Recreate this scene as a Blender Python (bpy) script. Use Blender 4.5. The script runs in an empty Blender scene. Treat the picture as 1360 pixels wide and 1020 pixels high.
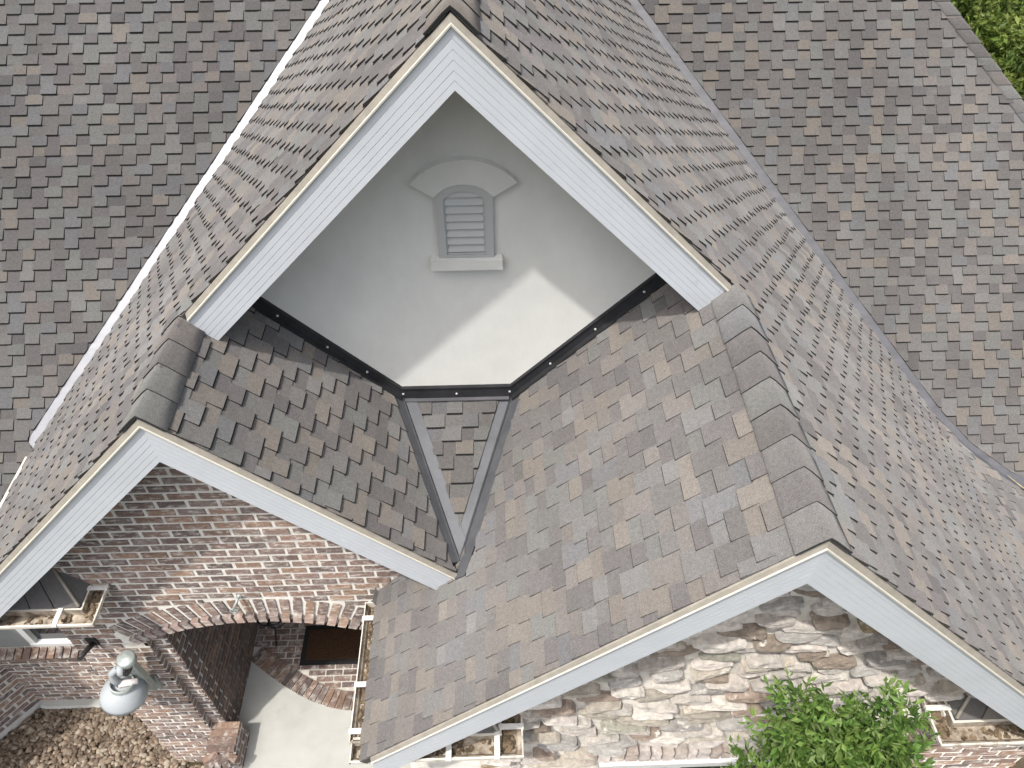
import bpy, math, random
from mathutils import Vector as V, Matrix
random.seed(7)
R = random.random
def U(a, b): return a + (b - a) * R()
C = bpy.context.scene.collection
SC = bpy.context.scene

# ------------------------------------------------------------------ camera, sky, sun, exposure
S = 2 / 3.0                       # survey units to metres
GZ = 13.8 * .9474                         # ground lies this far below the camera (survey units)
ZK = 1.0                          # the entrance side is laid out in its own units (see zone)
def W(p): return V((p[0] * S * ZK, p[1] * S * ZK, (p[2] * ZK + GZ) * S))
FPX, PITCH, YAW, ROLL = 1011.48, 45.2715, 1.3233, -0.4476
def cam_basis():
    th, ya, ro = (math.radians(a) for a in (PITCH, YAW, ROLL))
    F = V((math.sin(ya) * math.cos(th), math.cos(ya) * math.cos(th), -math.sin(th)))
    R0 = V((math.cos(ya), -math.sin(ya), 0)); U0 = R0.cross(F)
    return math.cos(ro) * R0 + math.sin(ro) * U0, -math.sin(ro) * R0 + math.cos(ro) * U0, F
cr, cu, cf = cam_basis()
cd = bpy.data.cameras.new('camera'); cam = bpy.data.objects.new('camera', cd); C.objects.link(cam)
cam.matrix_world = Matrix(((cr.x, cu.x, -cf.x, 0), (cr.y, cu.y, -cf.y, 0), (cr.z, cu.z, -cf.z, GZ * S), (0, 0, 0, 1)))
cd.sensor_width = 36; cd.lens = 36 * FPX / 1360; cd.clip_end = 500; cd.clip_start = 0.05
SC.camera = cam
sun_from = V((-.584, -.68, 1.99)).normalized()
elev = math.asin(sun_from.z); azim = math.atan2(sun_from.x, sun_from.y)
w = bpy.data.worlds.new('World'); SC.world = w; w.use_nodes = True
nt = w.node_tree; bg = nt.nodes['Background']
sky = nt.nodes.new('ShaderNodeTexSky'); sky.sky_type = 'NISHITA'; sky.sun_disc = False
sky.sun_elevation = elev; sky.sun_rotation = azim; sky.air_density = 1.2; sky.dust_density = 5.0
hs = nt.nodes.new('ShaderNodeHueSaturation'); hs.inputs['Saturation'].default_value = .55
nt.links.new(sky.outputs[0], hs.inputs['Color']); nt.links.new(hs.outputs[0], bg.inputs[0]); bg.inputs[1].default_value = 0.15
sl = bpy.data.lights.new('sun', 'SUN'); sl.energy = 2.15; sl.angle = math.radians(1.2); sl.color = (1, .955, .89)
so = bpy.data.objects.new('sun', sl); C.objects.link(so); so.location = (0, 0, 30)
so.rotation_euler = (-sun_from).to_track_quat('-Z', 'Y').to_euler()
SC.view_settings.view_transform = 'Standard'; SC.view_settings.look = 'None'
SC.view_settings.exposure = 0.57; SC.view_settings.gamma = 1.0

# ------------------------------------------------------------------ materials
def nodes(name, rough=.8, spec=.3, metal=0.0):
    m = bpy.data.materials.new(name); m.use_nodes = True
    b = m.node_tree.nodes['Principled BSDF']
    b.inputs['Roughness'].default_value = rough; b.inputs['Metallic'].default_value = metal
    b.inputs['Specular IOR Level'].default_value = spec
    if rough > .8: b.inputs['Diffuse Roughness'].default_value = 1.0
    return m, m.node_tree, b
def noise(t, scale, detail=4, rough=.6, vec=None, stretch=None):
    n = t.nodes.new('ShaderNodeTexNoise'); n.inputs['Scale'].default_value = scale
    n.inputs['Detail'].default_value = detail; n.inputs['Roughness'].default_value = rough
    tc = t.nodes.new('ShaderNodeTexCoord'); src = tc.outputs['Object']
    if stretch:
        mp = t.nodes.new('ShaderNodeMapping'); mp.inputs['Scale'].default_value = stretch
        t.links.new(src, mp.inputs[0]); src = mp.outputs[0]
    t.links.new(src, n.inputs['Vector']); return n
def ramp(t, src, a, b, ca=(0, 0, 0, 1), cb=(1, 1, 1, 1)):
    r = t.nodes.new('ShaderNodeValToRGB'); r.color_ramp.elements[0].position = a; r.color_ramp.elements[1].position = b
    r.color_ramp.elements[0].color = ca; r.color_ramp.elements[1].color = cb
    t.links.new(src, r.inputs[0]); return r
def mix(t, fac, a, b, mode='MIX'):
    n = t.nodes.new('ShaderNodeMix'); n.data_type = 'RGBA'; n.blend_type = mode
    for s, v in ((0, fac), (6, a), (7, b)):
        if hasattr(v, 'links') or hasattr(v, 'is_linked'): t.links.new(v, n.inputs[s])
        elif s == 0: n.inputs[0].default_value = v
        else: n.inputs[s].default_value = (*v[:3], 1)
    return n.outputs[2]
def attr(t):
    a = t.nodes.new('ShaderNodeAttribute'); a.attribute_name = 'Col'; return a.outputs['Color']
def bump(t, b, src, strength, dist):
    n = t.nodes.new('ShaderNodeBump'); n.inputs['Strength'].default_value = strength
    n.inputs['Distance'].default_value = dist
    t.links.new(src, n.inputs['Height']); t.links.new(n.outputs[0], b.inputs['Normal'])
def grey(v): return (v, v, v, 1)

def mat_shingle():
    m, t, b = nodes('shingle', .95, .15)
    n = noise(t, 260, 2, .7); g = ramp(t, n.outputs[0], .3, .7, grey(.55), grey(1.45))
    n2 = noise(t, 45, 3, .6); g2 = ramp(t, n2.outputs[0], .3, .7, grey(.9), grey(1.1))
    n3 = noise(t, .7, 3, .5); g3 = ramp(t, n3.outputs[0], .3, .7, grey(.88), grey(1.13))
    c = mix(t, 1.0, attr(t), g.outputs[0], 'MULTIPLY'); c = mix(t, 1.0, c, g2.outputs[0], 'MULTIPLY')
    c = mix(t, 1.0, c, g3.outputs[0], 'MULTIPLY')
    t.links.new(c, b.inputs['Base Color']); bump(t, b, n.outputs[0], .5, .003); return m
def mat_plain(name, col, rough=.5, spec=.4, metal=0, var=.06, scale=8, stretch=None, bmp=0.0, dirt=None):
    m, t, b = nodes(name, rough, spec, metal)
    n = noise(t, scale, 5, .65, stretch=stretch)
    g = ramp(t, n.outputs[0], .3, .7, grey(1 - var), grey(1 + var))
    c = mix(t, 1.0, col, g.outputs[0], 'MULTIPLY')
    if dirt:
        d = noise(t, dirt[1], 6, .7); r = ramp(t, d.outputs[0], dirt[2], dirt[3])
        c = mix(t, r.outputs[0], c, dirt[0])
    t.links.new(c, b.inputs['Base Color'])
    if bmp: bump(t, b, n.outputs[0], bmp, .01)
    return m
def mat_attr(name, rough=.9, var=.25, scale=40, bmp=.5, smear=None, dist=.01):
    m, t, b = nodes(name, rough, .2)
    n = noise(t, scale, 5, .65); g = ramp(t, n.outputs[0], .25, .75, grey(1 - var), grey(1 + var))
    c = mix(t, 1.0, attr(t), g.outputs[0], 'MULTIPLY')
    if smear:
        d = noise(t, smear[1], 5, .7, stretch=smear[4] if len(smear) > 4 else None)
        r = ramp(t, d.outputs[0], smear[2], smear[3]); c = mix(t, r.outputs[0], c, smear[0])
    t.links.new(c, b.inputs['Base Color'])
    if bmp: bump(t, b, n.outputs[0], bmp, dist)
    return m
def mat_leaf(name, trans=.35):
    m, t, b = nodes(name, .45, .35)
    n = noise(t, 6, 3); g = ramp(t, n.outputs[0], .3, .7, grey(.8), grey(1.2))
    c = mix(t, 1.0, attr(t), g.outputs[0], 'MULTIPLY'); t.links.new(c, b.inputs['Base Color'])
    tr = t.nodes.new('ShaderNodeBsdfTranslucent'); t.links.new(c, tr.inputs[0])
    ms = t.nodes.new('ShaderNodeMixShader'); ms.inputs[0].default_value = trans
    t.links.new(b.outputs[0], ms.inputs[1]); t.links.new(tr.outputs[0], ms.inputs[2])
    t.links.new(ms.outputs[0], t.nodes['Material Output'].inputs[0]); return m
def mat_stucco():
    m, t, b = nodes('stucco', .95, .1)
    n1 = noise(t, 1.6, 6, .65); g1 = ramp(t, n1.outputs[0], .3, .7, grey(.94), grey(1.05))
    n2 = noise(t, 6, 5, .7, stretch=(1.5, 1.5, .6)); g2 = ramp(t, n2.outputs[0], .35, .75, grey(.97), grey(1.02))
    n3 = noise(t, 130, 3, .7)
    c = mix(t, 1.0, (.64, .64, .61), g1.outputs[0], 'MULTIPLY'); c = mix(t, 1.0, c, g2.outputs[0], 'MULTIPLY')
    t.links.new(c, b.inputs['Base Color']); bump(t, b, n3.outputs[0], .35, .004); return m
M = dict(
    shingle=mat_shingle(),
    fascia=mat_plain('fascia_paint', (.585, .615, .65), .45, .4, var=.04, scale=5, dirt=((.42, .43, .42), 9, .62, .85)),
    drip=mat_plain('drip_edge_metal', (.36, .33, .28), .45, .4, var=.14, scale=14),
    lip=mat_plain('drip_edge_lip', (.70, .67, .58), .4, .4, var=.08, scale=20),
    stucco=mat_stucco(),
    vent=mat_plain('vent_plastic', (.42, .43, .425), .5, .4, var=.03),
    trim=mat_plain('foam_trim', (.60, .60, .57), .9, .15, var=.04, scale=6),
    black=mat_plain('black_flashing', (.030, .031, .034), .55, .35, var=.3, scale=6),
    valley=mat_plain('valley_metal', (.25, .255, .275), .48, .45, metal=.35, var=.12, scale=5, stretch=(1, 1, 3)),
    valley3=mat_plain('glareless_valley_metal', (.135, .135, .145), .55, .4, metal=.2, var=.2, scale=4, stretch=(1, 1, 3)),  # darker copy of the valley metal; missing sun glare put into its colour
    valley2=mat_plain('cricket_valley_metal', (.115, .12, .13), .6, .4, metal=.25, var=.2, scale=5),
    screw=mat_plain('screw_head', (.7, .7, .68), .35, .5, metal=.5),
    gutter=mat_plain('gutter_enamel', (.72, .68, .60), .4, .4, var=.06, scale=10, dirt=((.30, .25, .19), 7, .52, .7)),
    gutin=mat_plain('gutter_inside', (.50, .44, .36), .7, .2, var=.25, scale=12, dirt=((.16, .12, .085), 8, .42, .62)),
    strap=mat_plain('gutter_strap_metal', (.72, .71, .68), .4, .4, var=.08, scale=30, dirt=((.3, .28, .25), 30, .6, .8)),
    mortar=mat_plain('mortar', (.62, .595, .55), .95, .1, var=.15, scale=16, bmp=.6, dirt=((.42, .39, .35), 3, .55, .8)),
    brick=mat_attr('brick', .92, .3, 30, .7, smear=((.60, .57, .52), 13, .50, .72, (1, 1, 2.2))),
    brickshaded=mat_attr('shaded_brick', .92, .3, 30, .7, smear=((.12, .10, .09), 9, .4, .7)),  # darker brick copy for the porch, its shade put into the colour
    mortarshaded=mat_plain('shaded_mortar', (.25, .23, .21), .95, .1, var=.2, scale=16, bmp=.6),  # porch mortar, colour darkened to carry the shade in there
    stone=mat_attr('field_stone', .9, .35, 22, .9, smear=((.66, .63, .58), 9, .60, .68), dist=.03),
    stonemortar=mat_plain('stone_mortar', (.55, .525, .48), .95, .1, var=.2, scale=9, bmp=.8, dirt=((.32, .30, .27), 3, .5, .75)),
    white=mat_plain('window_frame_paint', (.74, .75, .74), .4, .4, var=.04),
    glass=mat_plain('window_glass', (.025, .03, .035), .06, .6, var=.1),
    panel=mat_plain('shade_panel', (.30, .31, .31), .6, .3, var=.05),
    concrete=mat_plain('concrete', (.50, .50, .47), .9, .15, var=.07, scale=4, bmp=.2, dirt=((.36, .36, .33), 1.3, .55, .8)),
    soil=mat_plain('soil', (.11, .085, .06), .95, .1, var=.35, scale=8, bmp=.5, dirt=((.05, .07, .025), .5, .45, .6)),
    pebble=mat_attr('pebble', .75, .2, 60, .2),
    galv=mat_plain('galvanised_lamp_arm', (.42, .46, .44), .45, .5, metal=.35, var=.2, scale=25),
    enamel=mat_plain('white_lamp_enamel', (.40, .43, .45), .62, .5, var=.06, scale=6, dirt=((.30, .33, .33), 12, .56, .75)),
    bulb=mat_plain('frosted_bulb_glass', (.72, .66, .64), .25, .5),
    dark=mat_plain('dark_iron', (.03, .03, .03), .5, .4, var=.3, scale=20),
    mat=mat_plain('coir_mat', (.055, .032, .02), .98, .05, var=.5, scale=60, bmp=.8),
    matedge=mat_plain('rubber_mat_edge', (.02, .02, .02), .8, .2),
    leaf=mat_leaf('leaf'), bark=mat_plain('bark', (.13, .10, .075), .9, .1, var=.35, scale=12, bmp=.8),
    twig=mat_plain('dry_twig', (.42, .38, .24), .8, .2, var=.2, scale=30),
    debris=mat_attr('gutter_debris', .95, .3, 60, .6),
)

# ------------------------------------------------------------------ mesh building
class MB:
    def __init__(s): s.v = []; s.f = []; s.c = []; s.m = []; s.sm = []
    def vert(s, p): s.v.append(W(p)); return len(s.v) - 1
    def face(s, idx, col=(1, 1, 1), m=0, smooth=False): s.f.append(idx); s.c.append(col); s.m.append(m); s.sm.append(smooth)
    def poly(s, pts, col=(1, 1, 1), m=0): s.face([s.vert(p) for p in pts], col, m)
    def prism(s, top, bot, col=(1, 1, 1), m=0, cap_bottom=False, side=None):
        n = len(top); a = [s.vert(p) for p in top]; b = [s.vert(p) for p in bot]
        s.face(a, col, m)
        for i in range(n):
            j = (i + 1) % n; s.face([a[i], b[i], b[j], a[j]], side or col, m)
        if cap_bottom: s.face(b[::-1], col, m)
    def box(s, c, ax, ay, az, col=(1, 1, 1), m=0):           # centre, three half vectors
        c = V(c); ax, ay, az = V(ax), V(ay), V(az)
        P = [c + i * ax + j * ay + k * az for k in (-1, 1) for j in (-1, 1) for i in (-1, 1)]
        ids = [s.vert(p) for p in P]
        flip = ax.cross(ay).dot(az) < 0
        for q in ((0, 2, 3, 1), (4, 5, 7, 6), (0, 1, 5, 4), (2, 6, 7, 3), (0, 4, 6, 2), (1, 3, 7, 5)):
            f = [ids[i] for i in q]; s.face(f[::-1] if flip else f, col, m)
    def aabb(s, x0, x1, y0, y1, z0, z1, col=(1, 1, 1), m=0):
        s.box(((x0 + x1) / 2, (y0 + y1) / 2, (z0 + z1) / 2), ((x1 - x0) / 2, 0, 0), (0, (y1 - y0) / 2, 0), (0, 0, (z1 - z0) / 2), col, m)
    def tube(s, pts, rad, n=10, col=(1, 1, 1), m=0, caps=True):
        pts = [V(p) for p in pts]; rings = []; rs = rad if isinstance(rad, (list, tuple)) else [rad] * len(pts)
        ref = None
        for i, p in enumerate(pts):
            d = (pts[min(i + 1, len(pts) - 1)] - pts[max(i - 1, 0)]).normalized()
            if ref is None: ref = V((0, 0, 1)) if abs(d.z) < .9 else V((1, 0, 0))
            a = d.cross(ref).normalized(); b = a.cross(d).normalized(); ref = b
            rings.append([s.vert(p + rs[i] * (math.cos(t) * a + math.sin(t) * b)) for t in [2 * math.pi * k / n for k in range(n)]])
        for i in range(len(rings) - 1):
            for k in range(n):
                l = (k + 1) % n; s.face([rings[i][k], rings[i + 1][k], rings[i + 1][l], rings[i][l]], col, m, True)
        if caps: s.face(rings[0][:], col, m); s.face(rings[-1][::-1], col, m)
    def lathe(s, c, axis, prof, n=32, col=(1, 1, 1), m=0):    # prof: (distance along axis, radius)
        c = V(c); axis = V(axis).normalized(); a = axis.orthogonal().normalized(); b = axis.cross(a)
        rings = [[s.vert(c + h * axis + r * (math.cos(t) * a + math.sin(t) * b)) for t in [2 * math.pi * k / n for k in range(n)]] for h, r in prof]
        for i in range(len(rings) - 1):
            for k in range(n):
                l = (k + 1) % n; s.face([rings[i][k], rings[i][l], rings[i + 1][l], rings[i + 1][k]], col, m, True)
    def strip_wall(s, xs, zb, zt, y0, y1, m=0):               # solid wall with any lower and upper outline
        for i in range(len(xs) - 1):
            a, b = xs[i], xs[i + 1]
            for q in (((a, y0, zb(a)), (b, y0, zb(b)), (b, y0, zt(b)), (a, y0, zt(a))),
                      ((a, y1, zb(a)), (a, y1, zt(a)), (b, y1, zt(b)), (b, y1, zb(b))),
                      ((a, y0, zb(a)), (a, y1, zb(a)), (b, y1, zb(b)), (b, y0, zb(b))),
                      ((a, y0, zt(a)), (b, y0, zt(b)), (b, y1, zt(b)), (a, y1, zt(a)))): s.poly(q, m=m)
        for x, q in ((xs[0], 0), (xs[-1], 1)):
            f = [(x, y0, zb(x)), (x, y0, zt(x)), (x, y1, zt(x)), (x, y1, zb(x))]; s.poly(f[::-1] if q else f, m=m)
    def build(s, name, mats, parent=None):
        me = bpy.data.meshes.new(name)
        me.from_pydata(s.v, [], s.f)
        for mt in (mats if isinstance(mats, (list, tuple)) else [mats]): me.materials.append(M[mt])
        me.polygons.foreach_set('material_index', s.m); me.polygons.foreach_set('use_smooth', s.sm)
        at = me.color_attributes.new('Col', 'FLOAT_COLOR', 'CORNER'); buf = []
        for f, c in zip(s.f, s.c): buf += [c[0], c[1], c[2], 1.0] * len(f)
        at.data.foreach_set('color', buf); me.update()
        o = bpy.data.objects.new(name, me); C.objects.link(o)
        if parent:
            o.parent = parent
            if parent.type == 'EMPTY': o.matrix_parent_inverse = Matrix.Translation(-parent.location)
        return o
def tag(o, label=None, cat=None, group=None, kind=None):
    for k, v in (('label', label), ('category', cat), ('group', group), ('kind', kind)):
        if v: o[k] = v
    return o
def empty(name, p):
    o = bpy.data.objects.new(name, None); C.objects.link(o); o.location = W(p); o.empty_display_size = .2; return o
def clip(poly, edges):                                        # keep the side where n.p <= d
    for (nx, ny, d) in edges:
        out = []
        for i in range(len(poly)):
            p, q = poly[i], poly[(i + 1) % len(poly)]
            a, b = nx * p[0] + ny * p[1] - d, nx * q[0] + ny * q[1] - d
            if a <= 0: out.append(p)
            if (a < 0 < b) or (b < 0 < a):
                t = a / (a - b); out.append((p[0] + t * (q[0] - p[0]), p[1] + t * (q[1] - p[1])))
        poly = out
        if len(poly) < 3: return []
    return poly
def convex_edges(P):
    ar = sum(P[i][0] * P[(i + 1) % len(P)][1] - P[(i + 1) % len(P)][0] * P[i][1] for i in range(len(P)))
    if ar < 0: P = P[::-1]
    E = []
    for i in range(len(P)):
        a, b = P[i], P[(i + 1) % len(P)]; dx, dy = b[0] - a[0], b[1] - a[1]; l = math.hypot(dx, dy)
        if l > 1e-6: E.append((dy / l, -dx / l, (dy * a[0] - dx * a[1]) / l))
    return E

# ------------------------------------------------------------------ roof planes (survey units, camera at the origin)
xA, zA, s0 = -.2619, -1.8065, 1.0
xl, Yl, sL = -2.809, 4.0706, 1.0374
xr, Yr, sR = 2.0654, 2.6688, 1.0582
zl, zr = zA - (xA - xl) * s0, zA - (xr - xA) * s0
D, YW = 5.25, 5.93
RW = 3.15               # faces of the brick wall and of the stone wall
def zone(entrance):
    global ZK, BW, FLOOR, GND
    ZK = .9474 if entrance else 1.0
    BW, FLOOR, GND = (4.75, -12.95, -13.8) if entrance else (4.5, -12.27, -13.8 * .9474)
zone(False)
XE, XEL, XF = -1.45, -6.2, 6.8    # inner eave, left eave, start of the flared foot of the right slope
fLS = lambda x, y: zA - (xA - x) * s0
fRS = lambda x, y: zA - (x - xA) * s0
FX = [(6.8, .75), (7.35, .56), (8.0, .34), (11.5, 0)]
def fRF(x, y):
    z = fRS(6.8, 0)
    for (xa, m_), (xb, _) in zip(FX, FX[1:]):
        if x <= xb or xb == 11.5: return z - (x - xa) * m_
        z -= (xb - xa) * m_
fLI = lambda x, y: zl - (x - xl) * sL
fRI = lambda x, y: zr - (xr - x) * sR
fML = lambda x, y: -7.16 + .87 * (y - 7.5)
fMR = lambda x, y: -9.36 + 1.03 * (y - 7.5)
yML = lambda z: (z + 7.16) / .87 + 7.5
yMR = lambda z: (z + 9.36) / 1.03 + 7.5
xc = (zl + xl * sL - zr + xr * sR) / (sL + sR); zc = fLI(xc, 0); P2 = (xc, 4.2)
C1, C2 = (-1.09, YW), (.13, YW)
def fCR(x, y): return -6.165 + (y - YW) * (zc + 6.165) / (P2[1] - YW)
PAL = [((.172, .166, .160), 5), ((.150, .142, .137), 3.5), ((.215, .193, .170), 1.8), ((.180, .181, .172), 3),
       ((.152, .142, .141), 2.6), ((.200, .197, .192), 2.6), ((.196, .178, .167), 2), ((.128, .122, .122), 1.2), ((.172, .172, .177), 1.6)]
def pick(warm=0.0):
    w_ = [p[1] * (1 + (2.2 * warm if i in (2, 6, 4) else 0)) for i, p in enumerate(PAL)]
    c = random.choices([p[0] for p in PAL], w_)[0]; k = U(.93, 1.07); return tuple(k * (a * .8 + b * .2) * w__ for a, b, w__ in zip(c, (.172, .166, .160), (.905, .905, .905)))
TH = .0145; SA = 0.0
def slope(name, fz, up, regions, parent, E=.144, P=.205, warm=0.0, drift=.02, jit=.03, rake=None, sb=.005, band=.015):
    """courses of laminated shingles: raised tabs with lower ones between them, each a thin wedge lapping the next"""
    o0 = V((0, 0, fz(0, 0))); e = .5
    u = V((up[0], up[1], fz(up[0], up[1]) - fz(0, 0))).normalized()
    pa = V((-up[1], up[0], 0)); a = V((pa.x, pa.y, fz(pa.x, pa.y) - fz(0, 0))).normalized()
    n = a.cross(u)
    if n.z < 0: a = -a; n = -n
    mb = MB()
    def to2(x, y):
        p = V((x, y, fz(x, y))) - o0; return (p.dot(a), p.dot(u))
    regs = [[to2(*q) for q in r] for r in regions]
    umin = min(q[1] for r in regs for q in r)
    for r in regs:
        E_ = convex_edges(r)
        # deck under the shingles
        deck = [o0 + q[0] * a + q[1] * u - .012 * n for q in r]; mb.prism(deck if V.cross(deck[1] - deck[0], deck[2] - deck[1]).dot(n) > 0 else deck[::-1],
            [p - .07 * n for p in (deck if V.cross(deck[1] - deck[0], deck[2] - deck[1]).dot(n) > 0 else deck[::-1])], (.05, .05, .05), cap_bottom=True)
        a0, a1 = min(q[0] for q in r), max(q[0] for q in r); u0, u1 = min(q[1] for q in r), max(q[1] for q in r)
        i0, i1 = int((u0 - umin) / E) - 1, int((u1 - umin) / E) + 1
        cols = {}
        for i in range(i0, i1 + 1):
            rng = random.Random(i * 7919 + hash(name + str(round(umin, 3))) % 1000 if False else i * 7919 + int(abs(umin) * 100))
            sh = i * drift + rng.uniform(-.02, .02)
            ke = int((a0 - sh) / P) - 2; kk = int((a1 - sh) / P) + 2
            ub = umin + i * E; wob = rng.uniform(-.003, .003)
            def bd(k, i=i, sh=sh):
                rr = random.Random(k * 131 + i * 977 + 5); return sh + k * P + rr.uniform(-jit, jit)
            for k in range(ke, kk + 1):
                xa, xb = bd(k), bd(k + 1); tooth = (k + i) % 2 == 0
                rr = random.Random(k * 37 + (i if tooth else i - 1) * 1009 + int(abs(umin) * 77))
                random.seed(rr.random()); col = pick(warm)
                if not tooth and R() < .45: random.seed(rr.random() + 9); col = pick(warm)
                h0 = TH * (1.55 * U(.85, 1.25) if tooth else .55); h1 = TH * (.55 if tooth else 0)
                top = ub + E + .012; dr = U(-.003, .003)
                q = clip([(xa, ub + wob), (xb, ub + wob + dr * .5), (xb, top), (xa, top)], E_)
                if not q: continue
                T, B = [], []
                for (x, y) in q:
                    t = (y - ub) / E; h = h0 + (h1 - h0) * t
                    if rake:
                        for (nx, ny, d) in E_:
                            if (nx, ny) and abs(nx) > .9 and abs(nx * x + ny * y - d) < 1e-4 and nx * rake > .9: x += rake * max(0, rng.uniform(-.012, .028))
                    p = o0 + x * a + y * u; T.append(p + h * n); B.append(p - .012 * n)
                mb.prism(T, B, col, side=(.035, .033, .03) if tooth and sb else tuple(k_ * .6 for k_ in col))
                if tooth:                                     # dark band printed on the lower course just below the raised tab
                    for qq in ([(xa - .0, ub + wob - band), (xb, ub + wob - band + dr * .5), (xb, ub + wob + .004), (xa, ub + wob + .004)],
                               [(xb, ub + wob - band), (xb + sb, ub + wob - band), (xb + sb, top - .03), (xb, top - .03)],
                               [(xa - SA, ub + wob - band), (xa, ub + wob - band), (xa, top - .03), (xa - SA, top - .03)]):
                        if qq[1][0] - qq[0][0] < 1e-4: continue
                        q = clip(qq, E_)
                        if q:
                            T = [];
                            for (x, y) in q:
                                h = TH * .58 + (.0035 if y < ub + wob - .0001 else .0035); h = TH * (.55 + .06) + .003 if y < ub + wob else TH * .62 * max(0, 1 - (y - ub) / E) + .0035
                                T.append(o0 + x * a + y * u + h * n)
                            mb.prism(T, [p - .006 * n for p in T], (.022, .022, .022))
    random.seed(11)
    return mb.build(name, 'shingle', parent)
def ridge(name, p0, p1, n0, n1, parent, ex=.30, hw=.235, lab=None, first=0.0):
    """overlapping cap shingles bent over a ridge; p0 is the front (low) end, n0 and n1 the downhill directions of the two sides"""
    p0, p1 = V(p0), V(p1); L = (p1 - p0).length; d = (p1 - p0) / L; n0, n1 = V(n0).normalized(), V(n1).normalized()
    upv = -(n0 + n1).normalized(); base = None; k = 0; t = first
    prof = (-1.0, -.55, -.20, 0, .20, .55, 1.0)
    def cross_section(q, lift):
        out = []; L_ = lift + .019
        for sv in prof:
            side = n0 if sv < 0 else n1; s_ = abs(sv) * hw
            nn = upv - upv.dot(side) * side; nn.normalize()
            p = q + side * s_ + nn * L_
            if sv == 0: p = q + upv * (L_ * 1.3 - .006)
            elif s_ < .04: p = p - upv * .003
            out.append(p)
        return out
    while t < L:
        e = min(t + ex + .03, L + .02); mb = MB(); col = tuple(k_ * 1.08 for k_ in pick(.5))
        a = cross_section(p0 + d * t, .013 + U(0, .004)); b = cross_section(p0 + d * e, .003)
        a2 = cross_section(p0 + d * t, -.002); b2 = cross_section(p0 + d * e, -.01)
        ia, ib, ia2, ib2 = ([mb.vert(x) for x in r] for r in (a, b, a2, b2))
        m_ = len(ia)
        for i in range(m_ - 1):
            mb.face([ia[i], ib[i], ib[i + 1], ia[i + 1]], col, smooth=True)
            mb.face([ia[i + 1], ia2[i + 1], ia2[i], ia[i]], (.03, .03, .03))
        mb.face([ia[0], ia2[0], ib2[0], ib[0]], col); mb.face([ia[-1], ib[-1], ib2[-1], ia2[-1]], col)
        o = mb.build('ridge_cap_shingle', 'shingle', base or parent)
        if base is None:
            pass
        t += ex; k += 1
        if base is None: first_obj = o; base = ridge_holder(name, parent, p0, p1, n0, n1); o.parent = base; o.matrix_parent_inverse = Matrix.Identity(4)
def ridge_holder(name, parent, p0, p1, n0, n1):
    mb = MB(); a = V(n0).normalized() * .22; b = V(n1).normalized() * .22; u = V((0, 0, .012))
    mb.poly([p0 + u, p0 + a + u, p1 + a + u, p1 + u], (.12, .12, .12)); mb.poly([p0 + u, p1 + u, p1 + b + u, p0 + b + u], (.12, .12, .12))
    return mb.build(name, 'shingle', parent)

# ------------------------------------------------------------------ the setting
gb = MB(); N = 24
for i in range(N):
    for j in range(N):
        x0, x1, y0, y1 = -150 + 300 * i / N, -150 + 300 * (i + 1) / N, -120 + 300 * j / N, -120 + 300 * (j + 1) / N
        gb.poly([(x0, y0, GND), (x1, y0, GND), (x1, y1, GND), (x0, y1, GND)])
tag(gb.build('ground', 'soil'), kind='structure')
zone(True)
pb = MB()
pb.aabb(-4.62, -.6, -6, 7.5, GND + .006, FLOOR)
tag(pb.build('path', 'concrete'), kind='structure')
zone(False)

house = tag(empty('house', (0, 8, GND)), 'steep shingled house with white trimmed gables, pale stucco, brick and field stone walls', 'house')

# ------------------------------------------------------------------ roof slopes
GV = .05
vL = lambda x: yML(fLS(x, 0)); vR = lambda x: yMR(fRS(x, 0)); vF = lambda x: yMR(fRF(x, 0))
cut = .145
YT = 15.2
xtopL = -.30 - 0; 
# left main roof, right main roof
yL0 = vL(XEL); 
def plan_line(x): return (x - cut, vL(x))
xlT = xA
pl0, pl1 = plan_line(XEL + .02), plan_line(xA)
ml = slope('main_roof_slope', fML, (0, 1), [[(-15, 5.2), (pl0[0], 5.2), (pl0[0], YT), (-15, YT)],
     [(pl0[0], pl0[1] + .001), pl1, (pl1[0], YT), (pl0[0], YT)], [(pl0[0], 5.2), (XEL - .02, 5.2), (XEL - .02, yL0 - .14), (pl0[0], yL0 - .02)]], house, warm=.0, drift=-.01)
HX0, HY0 = 3.6, 15.9
def hipx(y): return 7.138 + (12.441 - y) * (8.334 - 7.138) / (12.441 - 11.286)
cF = .11
pr0, pr1 = (xA + cut, vR(xA)), (XF + cut, vR(XF))
vs_ = [pr1] + [(x + cF * k_, vF(x) + cF * (1 - k_)) for x, k_ in ((7.35, .75), (8.0, .5), (11.5, .2))]; pr2 = vs_[-1]
mr = slope('main_roof_slope', fMR, (0, 1), [[pr0, pr1, (hipx(pr1[1]), pr1[1]), (hipx(YT), YT), (pr0[0], YT)],
     [vs_[0], vs_[1], (vs_[1][0], pr1[1])], [vs_[1], vs_[2], (vs_[2][0], pr1[1]), (vs_[1][0], pr1[1])],
     [vs_[2], vs_[3], (hipx(pr2[1]), pr2[1]), (hipx(pr1[1]), pr1[1]), (vs_[2][0], pr1[1])]], house, E=.148, warm=.35, drift=.012)
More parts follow.
